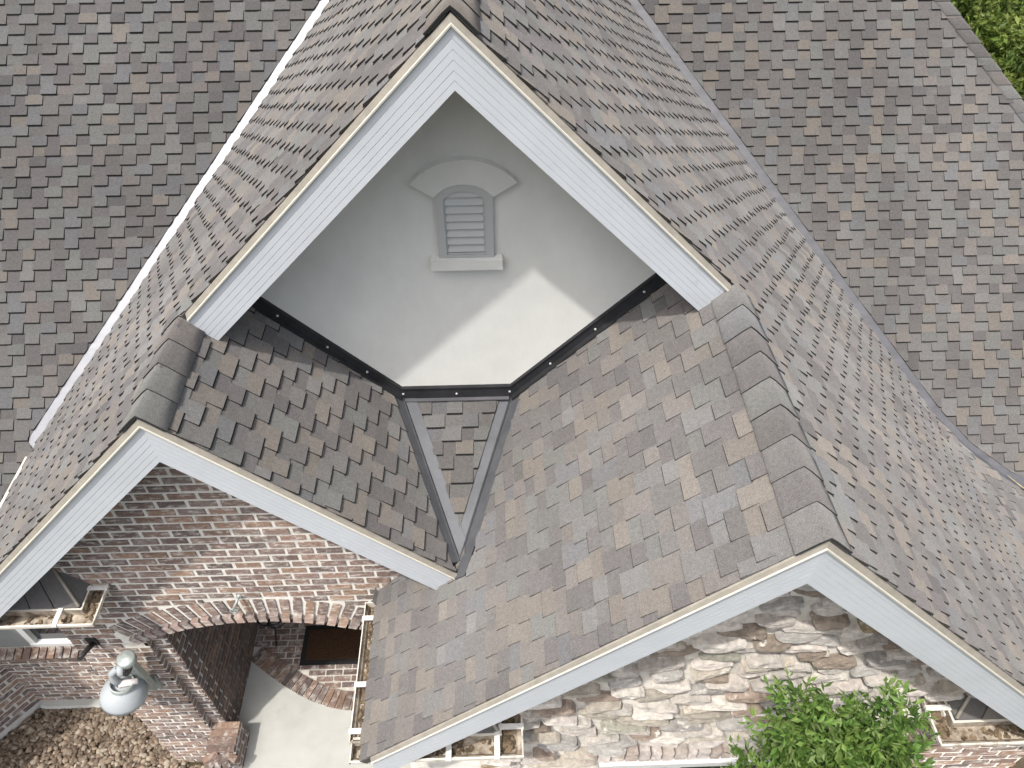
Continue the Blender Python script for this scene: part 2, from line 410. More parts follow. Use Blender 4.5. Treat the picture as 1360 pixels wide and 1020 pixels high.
# outer slopes of the gables
cg = .035; cr2 = .15
ls = slope('gable_roof_slope', fLS, (1, 0), [[(XEL, Yl - .02), (xl, Yl - .02), (xl, vL(xl) - cg), (XEL, vL(XEL) - cg)],
     [(xl, D - .02), (xA, D - .02), (xA, vL(xA) - cg), (xl, vL(xl) - cg)]], house, warm=.6, drift=.015, rake=-1)
XC, YC = 6.1, 4.2                 # the slope steps back here: its front part ends at the eave of the front gable
rs = slope('gable_roof_slope', fRS, (-1, 0), [[(XC, Yr - .02), (xr, Yr - .02), (xr, vR(xr) - cr2), (XC, vR(XC) - cr2)], [(XF, YC), (XC, YC), (XC, vR(XC) - cr2), (XF, vR(XF) - cr2)],
     [(xr, D - .02), (xA, D - .02), (xA, vR(xA) - cr2), (xr, vR(xr) - cr2)]], house, warm=.35, drift=.015, rake=1)
for (xa_, _), (xb_, _) in zip(FX, FX[1:]):
    m_ = (fRF(xb_, 0) - fRF(xa_ + 1e-6, 0)) / (xb_ - xa_); z_ = fRF(xa_, 0)
    slope('flared_roof_foot', (lambda x, y, m_=m_, xa_=xa_, z_=z_: z_ + (x - xa_) * m_), (-1, 0), [[(xb_, YC), (xa_, YC), (xa_, vF(xa_) - cr2), (xb_, vF(xb_) - cr2)]], house, warm=.4, sb=0)
# inner slopes and the cricket between them
li = slope('gable_roof_slope', fLI, (-1, 0), [[(xl, Yl - .02), (xc - .043, Yl - .02), (C1[0] - .115, YW), (xl, YW)]], house, warm=.5, drift=.02, P=.215)
ri = slope('gable_roof_slope', fRI, (1, 0), [[(XE, Yr - .02), (xr, Yr - .02), (xr, P2[1] - .1), (XE, P2[1] - .1)],
     [(P2[0] + .12, P2[1] - .1), (xr, P2[1] - .1), (xr, YW), (C2[0] + .125, YW)],
     [(XE, P2[1] - .1), (xc + .06, P2[1] - .1), (xc + .06, BW + .02), (XE, BW + .02)]], house, warm=1.1, drift=.03, P=.215, sb=0, band=.010)
cr_ = slope('cricket', fCR, (0, 1), [[(P2[0], P2[1] + .33), (C2[0] - .125, YW), (C1[0] + .125, YW)]], house, warm=.2, E=.16, P=.19)
# far sides, so the roof is closed from elsewhere
mb = MB()
zt = fMR(0, YT); mb.poly([(-15, YT, fML(0, YT) - .02), (3.6, YT, fML(0, YT) - .02), (3.6, YT + 9, fML(0, YT) - 8), (-15, YT + 9, fML(0, YT) - 8)][::-1], (.2, .19, .185))
mb.poly([(0, YT, zt - .02), (hipx(YT), YT, zt - .02), (hipx(YT) + 8, YT + 8, zt - 8), (0, YT + 8, zt - 8)][::-1], (.2, .19, .185))
h0, h1 = (hipx(YT), YT, fMR(0, YT)), (hipx(pr2[1]), pr2[1], fMR(0, pr2[1]))
mb.poly([V(h0) - V((0, 0, .03)), V(h1) - V((0, 0, .03)), V((h1[0], h0[1] + 6, h1[2]))], (.2, .19, .185))
mb.build('rear_roof_slope', 'shingle', house)
# ridges
q = 1 / math.sqrt(2)
ridge('ridge', (xl, Yl - .045, zl), (xl, D - .02, zl), (-1, 0, -s0), (1, 0, -sL), house, first=0.0)
ridge('ridge', (xr, Yr - .045, zr), (xr, D - .02, zr), (-1, 0, -sR), (1, 0, -s0), house, ex=.29)
ridge('ridge', (xA, D - .045, zA), (xA, vR(xA) + .3, zA), (-1, 0, -1), (1, 0, -1), house)
hd = V(h0) - V(h1)
ridge('hip', h1, h0, V((-1.19, -1.03 * .0 - .0, 0)) - V((0, 0, 0)) , (1, .25, -1.1), house, ex=.27, hw=.23)

# valley metal
def valley(name, f1, f2, pa, pb_, w1, w2, side1, side2, mat_, rib=True, lift=.012):
    mb = MB(); a, b = V((pa[0], pa[1], f1(*pa))), V((pb_[0], pb_[1], f1(*pb_)))
    d = (b - a).normalized()
    def off(f, sgn, w_):
        s_ = V((sgn[0], sgn[1], f(a.x + sgn[0], a.y + sgn[1]) - f(a.x, a.y)));
        s_ = s_ - s_.dot(d) * d; return s_.normalized() * w_
    o1, o2 = off(f1, side1, w1), off(f2, side2, w2); up = V((0, 0, lift)); r = V((0, 0, .035))
    for (p, q_) in ((o1, 0), (o2, 1)):
        f = [a + up, b + up, b + p + up, a + p + up]
        nrm = (f[1] - f[0]).cross(f[2] - f[1])
        if nrm.z < 0: f = f[::-1]
        mb.prism(f, [x - V((0, 0, .006)) for x in f])
    if rib:
        w_ = o1.normalized() * .016; w2_ = o2.normalized() * .016
        mb.prism([a + r + up, a + w_ + up, b + w_ + up, b + r + up], [a, a + w_, b + w_, b])
        mb.prism([b + r + up, b + w2_ + up, a + w2_ + up, a + r + up], [b, b + w2_, a + w2_, a])
    return mb.build(name, mat_, house)
valley('valley_flashing', fML, fLS, (XEL - .10, vL(XEL - .10)), (xA, vL(xA)), .24, .10, (-1, 0), (0, -1), 'valley', rib=False, lift=-.004)
valley('valley_flashing', fMR, fRS, (XF, vR(XF)), (xA, vR(xA)), .24, .30, (1, 0), (0, -1), 'valley3', rib=False, lift=-.004)
for (xa_, _), (xb_, _) in zip(FX, FX[1:]):
    valley('valley_flashing', fMR, fRF, (xb_ - 1e-6, vF(xb_ - 1e-6)), (xa_, vF(xa_)), .24, .30, (0, 1), (0, -1), 'valley3', rib=False, lift=-.004)
valley('cricket_valley_flashing', fLI, fCR, P2, C1, .20, .135, (-1, 0), (1, 0), 'valley2', lift=-.002)
valley('cricket_valley_flashing', fRI, fCR, P2, C2, .22, .135, (1, 0), (-1, 0), 'valley2', lift=-.002)
mb = MB(); e = [(xc + .03, P2[1] + .02), (xc + .16, P2[1] + .05), (xc + .06, P2[1] - .22), (xc - .07, P2[1] - .18)]
mb.prism([(x, y, fRI(x, y) + .035) for x, y in e][::-1], [(x, y, fRI(x, y)) for x, y in e][::-1]); mb.build('valley_flashing_tail', 'valley2', house)

# ------------------------------------------------------------------ rake boards
def fascia(x0, xm, x1, zf, Y, parent, name='rake_fascia'):
    """two mitred boards from x0 over the apex xm to x1"""
    NG = 6; prof = []
    for i in range(NG):
        v0, v1 = .10 + .43 * i / NG, .10 + .43 * (i + 1) / NG
        prof += [(v0, .036), (v0 + .003, .031), (v0 + .007, .0355), (v1, .0365)]
    prof = [(.03, .0)] + prof + [(.53, .035), (.535, -.045), (.08, -.045)]
    for (a, b) in ((x0, xm), (xm, x1)):
        mb = MB(); K = len(prof)
        ra = [mb.vert((a, Y - w_, zf(a, 0) - v)) for v, w_ in prof]; rb = [mb.vert((b, Y - w_, zf(b, 0) - v)) for v, w_ in prof]
        for i in range(K):
            j = (i + 1) % K; mb.face([ra[i], ra[j], rb[j], rb[i]])
        mb.face(ra[::-1]); mb.face(rb)
        fo = mb.build(name, 'fascia', parent)
        for nm, mt, pf in (('drip_edge', 'drip', [(.010, .017), (.010, .036), (.068, .050), (.068, .017)]),
                           ('drip_edge_lip', 'lip', [(.067, .018), (.067, .054), (.072, .060), (.090, .058), (.096, .018)])):
            mb = MB(); K = len(pf)
            ra = [mb.vert((a, Y - w_, zf(a, 0) - v)) for v, w_ in pf]; rb = [mb.vert((b, Y - w_, zf(b, 0) - v)) for v, w_ in pf]
            for i in range(K):
                j = (i + 1) % K; mb.face([ra[i], ra[j], rb[j], rb[i]])
            mb.face(ra[::-1]); mb.face(rb); mb.build(nm, mt, fo)
zup = lambda x, y: zA - abs(x - xA) * s0
zlf = lambda x, y: min(fLS(x, 0), fLI(x, 0)); zrt = lambda x, y: min(fRS(x, 0), fRI(x, 0))
fascia(xl + .07, xA, xr - .03, zup, D, house)
fascia(XEL + .05, xl, xc - .02, zlf, Yl, house)
fascia(XE + .12, xr, 6.08, zrt, Yr, house)
# soffits: boxed undersides of the overhangs
def soffit(x0, xm, x1, zf, ya, yb, parent):
    mb = MB()
    for a, b in ((x0, xm), (xm, x1)):
        P = [(a, ya, zf(a, 0) - .40), (b, ya, zf(b, 0) - .40), (b, yb, zf(b, 0) - .40), (a, yb, zf(a, 0) - .40)]
        mb.prism([V(p) + V((0, 0, .05)) for p in P], P, cap_bottom=True)
    mb.build('soffit', 'white', parent)
soffit(xl + .35, xA, xr - .35, zup, D + .046, YW - .002, house)
soffit(XEL + .35, xl, xc - .3, zlf, Yl + .046, BW - .002, house)
soffit(XE + .35, xr, 6.0, zrt, Yr + .046, RW - .002, house)

# ------------------------------------------------------------------ stucco gable
def base(x):
    return max(fLI(x, 0) if x < xc else -99, fRI(x, 0) if x > xc else -99, -6.19)
xs = [xl + .3, -1.6, C1[0] - .02, C2[0] + .04, 1, xr - .2]
mb = MB(); mb.strip_wall([xl + .3, C1[0], C2[0], xr - .3], lambda x: base(x) - .25, lambda x: -5.0, YW, YW + .2)
mb2 = MB()
mb = MB(); xs = [xl + .2, C1[0] + .03, xA, C2[0] - .0, xr - .2]
mb.strip_wall(xs, lambda x: min(base(x) - .1, zup(x, 0) - .35), lambda x: zup(x, 0) - .3, YW, YW + .25)
mb.build('stucco_wall', 'stucco', house)
# black wall flashing
def band(name, mt, lo, hi, y0, y1, parent):
    mb = MB(); X = [-2.55, C1[0] + .012, C2[0] - .012, 1.85]
    zb = lambda x: {0: fLI(X[0], 0), 1: -6.165, 2: -6.165, 3: fRI(X[3], 0)}[min(range(4), key=lambda i: abs(X[i] - x))]
    mb.strip_wall(X, lambda x: zb(x) + lo, lambda x: zb(x) + hi, y0, y1); return mb.build(name, mt, parent)
wf = band('wall_flashing', 'black', -.02, .17, YW - .028, YW, house)
band('counter_flashing_lip', 'black', .17, .183, YW - .042, YW, wf)
mb = MB(); mb.aabb(C1[0] + .03, C2[0] - .03, YW - .075, YW - .03, -6.162, -6.150); mb.build('cricket_flashing_edge', 'valley3', wf)
for (fz, a, b) in ((fLI, -2.4, C1[0]), (fRI, C2[0], 1.75)):
    mb = MB(); P = [(a, YW - .09, fz(a, 0) + .046), (b, YW - .09, fz(b, 0) + .046), (b, YW - .02, fz(b, 0) + .05), (a, YW - .02, fz(a, 0) + .05)]
    mb.prism(P, [V(p) - V((0, 0, .02)) for p in P])
    mb.build('step_flashing', 'black', wf)
for x in (-2.2, -1.78, -1.42, C1[0] + .02, -.48, C2[0] - .02, .55, 1.0, 1.45):
    z = (fLI(x, 0) if x < C1[0] else fRI(x, 0) if x > C2[0] - .05 else -6.165) + .075
    if C1[0] <= x < C1[0] + .05 or C2[0] - .05 < x < C2[0]: z = -6.165 + .09
    mb = MB(); mb.lathe((x, YW - .028, z), (0, -1, 0), [(0, .014), (.008, .014), (.012, .008), (.012, 0)], 10); mb.build('screw', 'screw', wf)

# gable vent
vx, vz = -.278, -3.9
vent = MB()
ve = tag(MB().build('gable_vent', 'vent', house))
def archpts(cx, zc_, hw, rise, n=12):
    r = (hw * hw + rise * rise) / (2 * rise); a = math.asin(hw / r)
    return [(cx + r * math.sin(-a + 2 * a * i / n), zc_ + rise - r + r * math.cos(-a + 2 * a * i / n)) for i in range(n + 1)]
def ring(mb, outer, inner, y0, y1):                            # closed band between two outlines with as many points
    n = len(outer)
    for i in range(n):
        j = (i + 1) % n
        a, b, c, d = outer[i], outer[j], inner[j], inner[i]
        mb.poly([(a[0], y0, a[1]), (d[0], y0, d[1]), (c[0], y0, c[1]), (b[0], y0, b[1])])
        mb.poly([(a[0], y0, a[1]), (b[0], y0, b[1]), (b[0], y1, b[1]), (a[0], y1, a[1])])
        mb.poly([(d[0], y0, d[1]), (d[0], y1, d[1]), (c[0], y1, c[1]), (c[0], y0, c[1])])
L_, R_, T_, B_ = -.535, -.022, -3.585, -4.235
o_ = [(L_, B_)] + archpts(vx, T_, (R_ - L_) / 2, .12) + [(R_, B_)]
i_ = [(L_ + .075, B_ + .03)] + archpts(vx, T_ - .03, (R_ - L_) / 2 - .075, .085) + [(R_ - .075, B_ + .03)]
mb = MB(); ring(mb, o_, i_, YW - .055, YW); mb.build('vent_frame', 'vent', ve)
i2 = [(L_ + .09, B_ + .045)] + archpts(vx, T_ - .035, (R_ - L_) / 2 - .09, .075) + [(R_ - .09, B_ + .045)]
mb = MB(); ring(mb, i_, i2, YW - .035, YW); mb.build('vent_frame', 'vent', ve)
mb = MB(); mb.poly([(p[0], YW - .004, p[1]) for p in i2][::-1]); mb.build('vent_back', 'dark', ve)
z = B_ + .06; k = 0
while z < T_ + .0:
    hw = (R_ - L_) / 2 - .088
    mb = MB(); mb.box((vx, YW - .026, z + .028), (hw, 0, 0), (0, .018, .030), (0, -.003, .0025)); mb.build('vent_slat', 'vent', ve); z += .083; k += 1
mb = MB(); top = [(x, zz) for x, zz in archpts(vx, T_ - .035, (R_ - L_) / 2 - .092, .073)]
mb.poly([(x, YW - .03, zz) for x, zz in top][::-1]); mb.build('vent_slat', 'vent', ve)
# arched hood and sill
oa = archpts(-.27, -3.45, .465, .225, 20); ia = archpts(vx, T_ + .0, .262, .128, 20)
mb = MB(); ring(mb, oa, [(x, z) for x, z in ia], YW - .075, YW)
for i in (0, 20):
    a, b = oa[i], ia[i]; f = [(a[0], YW - .075, a[1]), (b[0], YW - .075, b[1]), (b[0], YW, b[1]), (a[0], YW, a[1])]
    mb.poly(f)
# ring() closes the band across its ends: drop that last quad
mb2 = MB()
for i in range(20):
    a, b, c, d = oa[i], oa[i + 1], ia[i + 1], ia[i]
    mb2.poly([(a[0], YW - .07, a[1]), (d[0], YW - .07, d[1]), (c[0], YW - .07, c[1]), (b[0], YW - .07, b[1])])
    mb2.poly([(a[0], YW - .07, a[1]), (b[0], YW - .07, b[1]), (b[0], YW, b[1]), (a[0], YW, a[1])])
    mb2.poly([(d[0], YW - .07, d[1]), (d[0], YW, d[1]), (c[0], YW, c[1]), (c[0], YW - .07, c[1])])
for i in (0, 20):
    a, b = oa[i], ia[i]; f = [(a[0], YW - .07, a[1]), (b[0], YW - .07, b[1]), (b[0], YW, b[1]), (a[0], YW, a[1])]; mb2.poly(f if i else f[::-1])
mb2.build('vent_hood', 'trim', ve)
mb = MB(); mb.aabb(-.617, .055, YW - .10, YW, -4.35, -4.24); mb.build('vent_sill', 'trim', ve)

# ------------------------------------------------------------------ brickwork
BP = [(.22, .158, .132), (.19, .138, .12), (.26, .178, .14), (.155, .12, .11), (.23, .165, .14), (.28, .19, .14), (.20, .158, .138)]
def bcol(): 
    c = random.choice(BP); k = U(.8, 1.15); return (c[0] * k, c[1] * k, c[2] * k)
BLn, BH, MO = .322, .133, .042
def bricks(mb, org, along, nrm, s0_, s1_, z0, z1, free=lambda z: [], top=lambda s: 99, proud=.009):
    """running bond on a vertical face; free(z) lists the s-intervals of openings, top(s) the roof line"""
    org, along, nrm = V(org), V(along).normalized(), V(nrm).normalized()
    n = int((z1 - z0) / BH)
    for i in range(n):
        za, zb = z0 + i * BH, z0 + i * BH + BH - MO; zm = (za + zb) / 2
        s = s0_ - (i % 2) * BLn / 2 - U(0, .02)
        while s < s1_:
            a, b = max(s, s0_), min(s + BLn - MO, s1_); s += BLn + U(-.006, .006)
            segs = [(a, b)]
            for (ha, hb) in free(zm):
                segs = [t for (p, q_) in segs for t in ((p, min(q_, ha)), (max(p, hb), q_)) if t[1] - t[0] > .03]
            for (p, q_) in segs:
                if q_ - p < .03: continue
                if min(top(p), top(q_)) < zb: 
                    if max(top(p), top(q_)) < zb: continue
                pr_ = proud + U(-.004, .006); j = [U(-.004, .004) for _ in range(4)]
                c = org + along * ((p + q_) / 2) + V((0, 0, zm + j[0])); c.z = zm + j[0]
                ax = along * ((q_ - p) / 2); mb.box(c + nrm * (pr_ / 2 - .02), ax, V((0, 0, (zb - za) / 2 + j[1] * .5)), nrm * (pr_ / 2 + .02), bcol())
zone(True)
AC, AR = (-3.12, -11.79), 2.90                    # arch centre and intrados radius on the front face
def arch_z(x): 
    d_ = AR * AR - (x - AC[0]) ** 2; return AC[1] + math.sqrt(d_) if d_ > 0 else AC[1]
JL, JR = -4.705, -1.5
XL = -5.65
bw = MB()
xs = [XL, JL] + [JL + (JR - JL) * i / 24 for i in range(1, 24)] + [JR, -.5]
zt_ = lambda x: (min(fLS(x * ZK, 0), fLI(x * ZK, 0)) - .32) / ZK
def lowz(x): return arch_z(x) if JL + .001 < x < JR - .001 else GND
bw.strip_wall([XL, JL], lambda x: GND, zt_, BW, BW + .10)
bw.strip_wall(sorted([JL + (JR - JL) * i / 24 for i in range(25)] + [xl / ZK]), lambda x: arch_z(x), zt_, BW, BW + .30)
bw.strip_wall([JR, -.45], lambda x: GND, zt_, BW, BW + .3)
bw.strip_wall([XL, JL + .2], lambda x: GND, lambda x: zt_(x) - .002, BW + .10, BW + .42)
wall = bw.build('brick_wall', 'mortar', house)
EXT = AR + .50
def hole(z):
    h_ = []
    if z > AC[1]:
        d_ = EXT ** 2 - (z - AC[1]) ** 2
        if d_ > 0:
            w_ = math.sqrt(d_)
            if z > arch_z(JL) - .14: return [(max(AC[0] - w_, JL - .30), min(AC[0] + w_, JR + .3))]
    return [(JL, JR)] if z < arch_z(JL) + .1 else h_
mb = MB()
bricks(mb, (0, BW, 0), (1, 0, 0), (0, -1, 0), XL + .01, -.5, GND, -4.6, hole, lambda s: zt_(s) - .0)
bricks(mb, (XL, BW, 0), (0, 1, 0), (-1, 0, 0), .01, 1.0, GND, -7.6)
mb.build('brick_courses', 'brick', wall)
# arch ring: a ring of upright bricks and a lower row of brick ends
mb = MB(); a0 = math.asin((JL + .0 - AC[0]) / AR); a1 = math.asin((JR - AC[0]) / AR); n_ = 26
for i in range(n_):
    t = a0 - .03 + (a1 - a0 + .06) * (i + .5) / n_; hw = (AR + .3) * (a1 - a0 + .06) / n_ / 2 - .024
    rad = V((math.sin(t), 0, math.cos(t))); tan = V((math.cos(t), 0, -math.sin(t))); c = V((AC[0], BW, AC[1]))
    mb.box(c + rad * (AR + .335 + U(-.005, .005)) + V((0, .03, 0)), tan * (hw + U(-.002, .004)), rad * .145, V((0, .042 + U(0, .004), 0)), bcol())
    mb.box(c + rad * (AR + .095 + U(-.006, .006)) + V((0, .02, 0)), tan * (hw + U(-.004, .002)), rad * .072, V((0, .075 + U(0, .012), 0)), tuple(a * 1.1 + .05 for a in bcol()))
mb.build('brick_arch', 'brick', wall)
# stepped jamb and the side wall of the porch
mb = MB(); mbm = MB()
bricks(mb, (0, BW + .10, 0), (1, 0, 0), (0, -1, 0), JL, JL + .19, GND, arch_z(JL) + .2)
bricks(mb, (JL, BW, 0), (0, 1, 0), (1, 0, 0), .0, .10, GND, arch_z(JL) + .1)
mb.build('porch_jamb_bricks', 'brick', wall)
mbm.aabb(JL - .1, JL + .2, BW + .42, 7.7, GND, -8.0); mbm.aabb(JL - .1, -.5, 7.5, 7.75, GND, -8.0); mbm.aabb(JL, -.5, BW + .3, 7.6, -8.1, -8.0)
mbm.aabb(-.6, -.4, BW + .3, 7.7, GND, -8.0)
pw = mbm.build('porch_wall', 'mortarshaded', house)
mb = MB(); bricks(mb, (0, 7.5, 0), (1, 0, 0), (0, -1, 0), JL + .2, -.6, FLOOR, -8.2); bricks(mb, (JL + .2, BW + .10, 0), (0, 1, 0), (1, 0, 0), .0, 2.6, GND, -8.2, proud=.012); mb.build('porch_wall_bricks', 'brickshaded', pw)
# low splayed pier of bricks at the foot of the jamb
px0, px1, py0, py1, pz = -4.70, -4.26, 4.20, 4.86, -12.42
mb = MB(); mb.aabb(px0, px1, py0 + .14, py1, GND, pz - .06); pier = mb.build('brick_pier', 'mortar', house)
mb = MB()
bricks(mb, (px1, py0 + .14, 0), (0, 1, 0), (1, 0, 0), 0, .52, GND, pz - .05); bricks(mb, (px0, py0 + .14, 0), (1, 0, 0), (0, -1, 0), 0, px1 - px0, GND, pz - .05)
for i in range(4):
    y = py1 - .055 - i * .118; mb.box((px0 + .21, y, pz - .02), (.22, 0, .0), (0, .046, 0), (0, 0, .045), bcol())
for i in range(5):
    an = math.radians(-158 + i * 34); d_ = V((math.cos(an), math.sin(an), -.18)); t_ = V((-math.sin(an), math.cos(an), 0))
    mb.box(V((px0 + .22, py0 + .20, pz - .03)) + d_ * .16, d_ * .115, t_ * .05, V((0, 0, .045)), bcol())
mb.build('pier_bricks', 'brick', pier)
# brick landing with its curved border
LZ = FLOOR + .02
def edge_y(x): 
    t = min(1, max(0, (x + 4.5) / 2.0)); return 6.12 - .93 * math.sin(t * math.pi / 2)
mb = MB(); xs = [-4.5 + 4.0 * i / 20 for i in range(21)]
for i in range(20):
    a, b = xs[i], xs[i + 1]; P = [(a, edge_y(a), LZ), (b, edge_y(b), LZ), (b, 7.5, LZ), (a, 7.5, LZ)]
    mb.prism(P, [(p[0], p[1], FLOOR - .3) for p in P])
land = mb.build('brick_landing', 'mortar', house)
mb = MB(); y = 7.3; r_ = 0
while y > 5.2:
    x = -4.48 - (r_ % 2) * .15
    while x < -.6:
        a, b = max(x, -4.48), x + .27; ymin = edge_y((a + b) / 2) + .33
        if y - .02 > ymin and b - a > .05: mb.box(((a + b) / 2, y, LZ + .008), ((b - a) / 2, 0, 0), (0, .042, 0), (0, 0, .012), bcol())
        x += .30
    y -= .112; r_ += 1
s = -4.46
while s < -.6:
    h = .01; d_ = V((1, (edge_y(s + h) - edge_y(s - h)) / (2 * h), 0)).normalized(); nn = V((-d_.y, d_.x, 0))
    mb.box(V((s, edge_y(s), LZ + .012)) + nn * .145, nn * .155, d_ * .050, V((0, 0, .02)), bcol()); s += d_.x * .125
mb.build('landing_bricks', 'brick', land)

# ------------------------------------------------------------------ left bay with window
mb = MB(); LWY = 5.81
SZ = -11.62
mb.aabb(-8.35, -8.3, LWY, LWY + .2, GND, -9.5); mb.aabb(-8.3, -5.6, LWY, LWY + .2, GND, SZ); mb.aabb(-7.0 + .55, -5.6, LWY, LWY + .2, SZ, -9.5)
mb.aabb(-8.3, -6.45, LWY, LWY + .2, -9.7, -9.51)
mb.aabb(-8.9, -5.7, LWY + .22, LWY + .3, GND, -9.5)
lw = mb.build('bay_wall', 'mortar', house)
sv = V((-8.88 + 8.35, 5.18 - 5.82, 0)).normalized(); sn = V((-sv.y, sv.x, 0)); sn = sn if sn.x > 0 else -sn
c0 = V((-8.35, LWY, 0))
mb = MB(); P = [c0, c0 + sv * 2.5, c0 + sv * 2.5 - sn * .2, c0 - sn * .2]
mb.prism([(p.x, p.y, -9.9) for p in P], [(p.x, p.y, GND) for p in P]); mb.build('bay_side_wall', 'mortar', house)
mb = MB(); mb.aabb(-14, -8.9, 3.93, 4.7, GND, -6.9); mb.build('wing_wall', 'mortar', house)
mb = MB()
bricks(mb, (0, LWY, 0), (1, 0, 0), (0, -1, 0), -8.34, -5.6, GND + .2, SZ - .30)
bricks(mb, (0, LWY, 0), (1, 0, 0), (0, -1, 0), -6.43, -5.6, SZ - .3, -9.6)
bricks(mb, c0, sv, sn, 0, 2.5, GND + .2, -9.95)
x = -8.3
while x < -5.7:
    mb.box((x, LWY - .035, SZ - .14), (.052, 0, 0), (0, .085, .03), (0, -.045, .13), bcol()); x += .128
mb.build('bay_bricks', 'brick', lw)
mb = MB(); mb.aabb(-8.3, -5.75, LWY - .12, LWY, GND + .0, GND + .2, m=0); mb.build('foundation_ledge', 'concrete', lw)
wn = MB(); wn.aabb(-7.5, -6.45, LWY + .10, LWY + .13, SZ, -9.7)
win = wn.build('window', 'glass', house)
mb = MB(); mb.aabb(-7.6, -6.45, LWY + .01, LWY + .10, SZ, SZ + .10); mb.aabb(-7.6, -7.5, LWY + .02, LWY + .10, SZ + .1, -9.7); mb.aabb(-6.53, -6.45, LWY + .01, LWY + .1, SZ + .1, -9.7)
mb.build('window_frame', 'white', win)
mb = MB(); mb.aabb(-8.3, -7.6, LWY + .03, LWY + .09, SZ, -9.7); mb.build('window_blind', 'panel', win)

# ------------------------------------------------------------------ stone wall
zone(False)
random.seed(5)
SP = [((.54, .505, .465), 6), ((.44, .40, .345), 4), ((.27, .225, .185), 1.3), ((.38, .365, .345), 3), ((.36, .29, .19), .5), ((.50, .46, .425), 5), ((.33, .265, .22), 1.0), ((.33, .32, .27), 1.0)]
SX0, SX1, SZ0, SZ1 = -.35, 5.95, GND, -4.75
WX0, WX1, WZ0, WZ1 = 1.08, 3.35, -11.4, -9.31    # window opening
mb = MB(); ztr = lambda x: min(fRS(x, 0), fRI(x, 0)) - .32
mb.strip_wall([XE + .3, WX0], lambda x: GND, ztr, RW, RW + .3); mb.strip_wall([WX0, xr, WX1], lambda x: WZ1, ztr, RW, RW + .3)
mb.strip_wall([WX1, 5.95], lambda x: GND, ztr, RW, RW + .3); mb.strip_wall([WX0, WX1], lambda x: GND, lambda x: WZ0, RW, RW + .3)
sw = mb.build('stone_wall', 'stonemortar', house)
K = 2.7; pts = []; 
for _ in range(7000):
    p = (U(SX0, SX1), U(SZ0, SZ1) * K); dm = .27 + .34 * (R() ** 2)
    if all((p[0] - q_[0]) ** 2 * .62 + (p[1] - q_[1]) ** 2 > dm * dm for q_ in pts): pts.append(p)
    if len(pts) > 800: break
pts.append((1.85, -5.98 * K))
mb = MB()
for i, p in enumerate(pts):
    near = sorted(pts, key=lambda q_: (q_[0] - p[0]) ** 2 + (q_[1] - p[1]) ** 2)[1:22]
    ed = []
    for q_ in near:
        nx, ny = q_[0] - p[0], q_[1] - p[1]; l = math.hypot(nx, ny); nx, ny = nx / l, ny / l
        ed.append((nx, ny, nx * (p[0] + q_[0]) / 2 + ny * (p[1] + q_[1]) / 2 - .050))
    c = clip([(p[0] - 1, p[1] - 1), (p[0] + 1, p[1] - 1), (p[0] + 1, p[1] + 1), (p[0] - 1, p[1] + 1)], ed + [(-1, 0, -SX0), (1, 0, SX1)])
    if len(c) < 3: continue
    c = [(x, z / K) for x, z in c]; cx = sum(a for a, _ in c) / len(c); cz = sum(b for _, b in c) / len(c)
    if WX0 - .05 < cx < WX1 + .05 and WZ0 - .05 < cz < WZ1 + .27: continue
    if cx > 4.5 and cz < -7.95: continue
    if cz > ztr(cx) - .02: continue
    out = []
    for k in range(len(c)):
        a, b = c[k], c[(k + 1) % len(c)]; l = math.hypot(b[0] - a[0], b[1] - a[1]); n_ = max(1, int(l / .09))
        for j in range(n_):
            t = j / n_; out.append((a[0] + (b[0] - a[0]) * t, a[1] + (b[1] - a[1]) * t))
    n_ = len(out); out = [((out[k - 1][0] + 2 * out[k][0] + out[(k + 1) % n_][0]) / 4 + U(-.012, .012), (out[k - 1][1] + 2 * out[k][1] + out[(k + 1) % n_][1]) / 4 + U(-.009, .009)) for k in range(n_)]
    col = random.choices([a for a, _ in SP], [b for _, b in SP])[0]; k_ = U(.8, 1.15); col = tuple(a * k_ for a in col)
    dep = U(.045, .12); tx, tz = U(-.12, .12), U(-.25, .25)
    def yy(x, z, f): return RW - dep * f - (tx * (x - cx) + tz * (z - cz)) * f + U(-.009, .009) * f
    rings = []
    for (sc, f) in ((1.0, 0), (.995, .75), (.93, 1.0), (.5, 1.04)):
        rings.append([mb.vert((cx + (x - cx) * sc, yy(cx + (x - cx) * sc, cz + (z - cz) * sc, f) + (.012 if f == 0 else 0), cz + (z - cz) * sc)) for x, z in out])
    for a, b in zip(rings, rings[1:]):
        for k in range(n_):
            l = (k + 1) % n_; mb.face([a[k], b[k], b[l], a[l]], col, smooth=False)
    mb.face(rings[-1][::-1], col)
mb.build('field_stones', 'stone', sw)
mb = MB(); x = WX0 - .2
while x < WX1 + .2:                                          # header course of upright stones over the window
    wd = U(.10, .17); k_ = U(.85, 1.1); c = random.choice([(.50, .45, .42), (.45, .40, .36), (.40, .34, .30)])
    mb.box((x + wd / 2, RW - .045, WZ1 + .14), (wd / 2 - .012, 0, 0), (0, .06 + U(0, .015), 0), (0, 0, .115 + U(-.012, .012)), tuple(a * k_ for a in c)); x += wd
mb.build('window_header', 'stone', sw)
mb = MB(); mb.aabb(WX0, WX1, RW + .12, RW + .15, WZ0, WZ1 - .09); win2 = mb.build('window', 'glass', house)
mb = MB(); mb.aabb(WX0 - .04, WX1, RW - .15, RW + .12, WZ1 - .10, WZ1 + .012); mb.aabb(2.0, 2.09, RW + .0, RW + .12, WZ0, WZ1 - .09); mb.aabb(WX0, WX0 + .08, RW, RW + .12, WZ0, WZ1 - .09); mb.aabb(WX1 - .08, WX1, RW, RW + .12, WZ0, WZ1 - .09)
mb.aabb(WX0, WX1, RW - .05, RW + .12, WZ0 - .08, WZ0 - .001); mb.build('window_frame', 'white', win2)
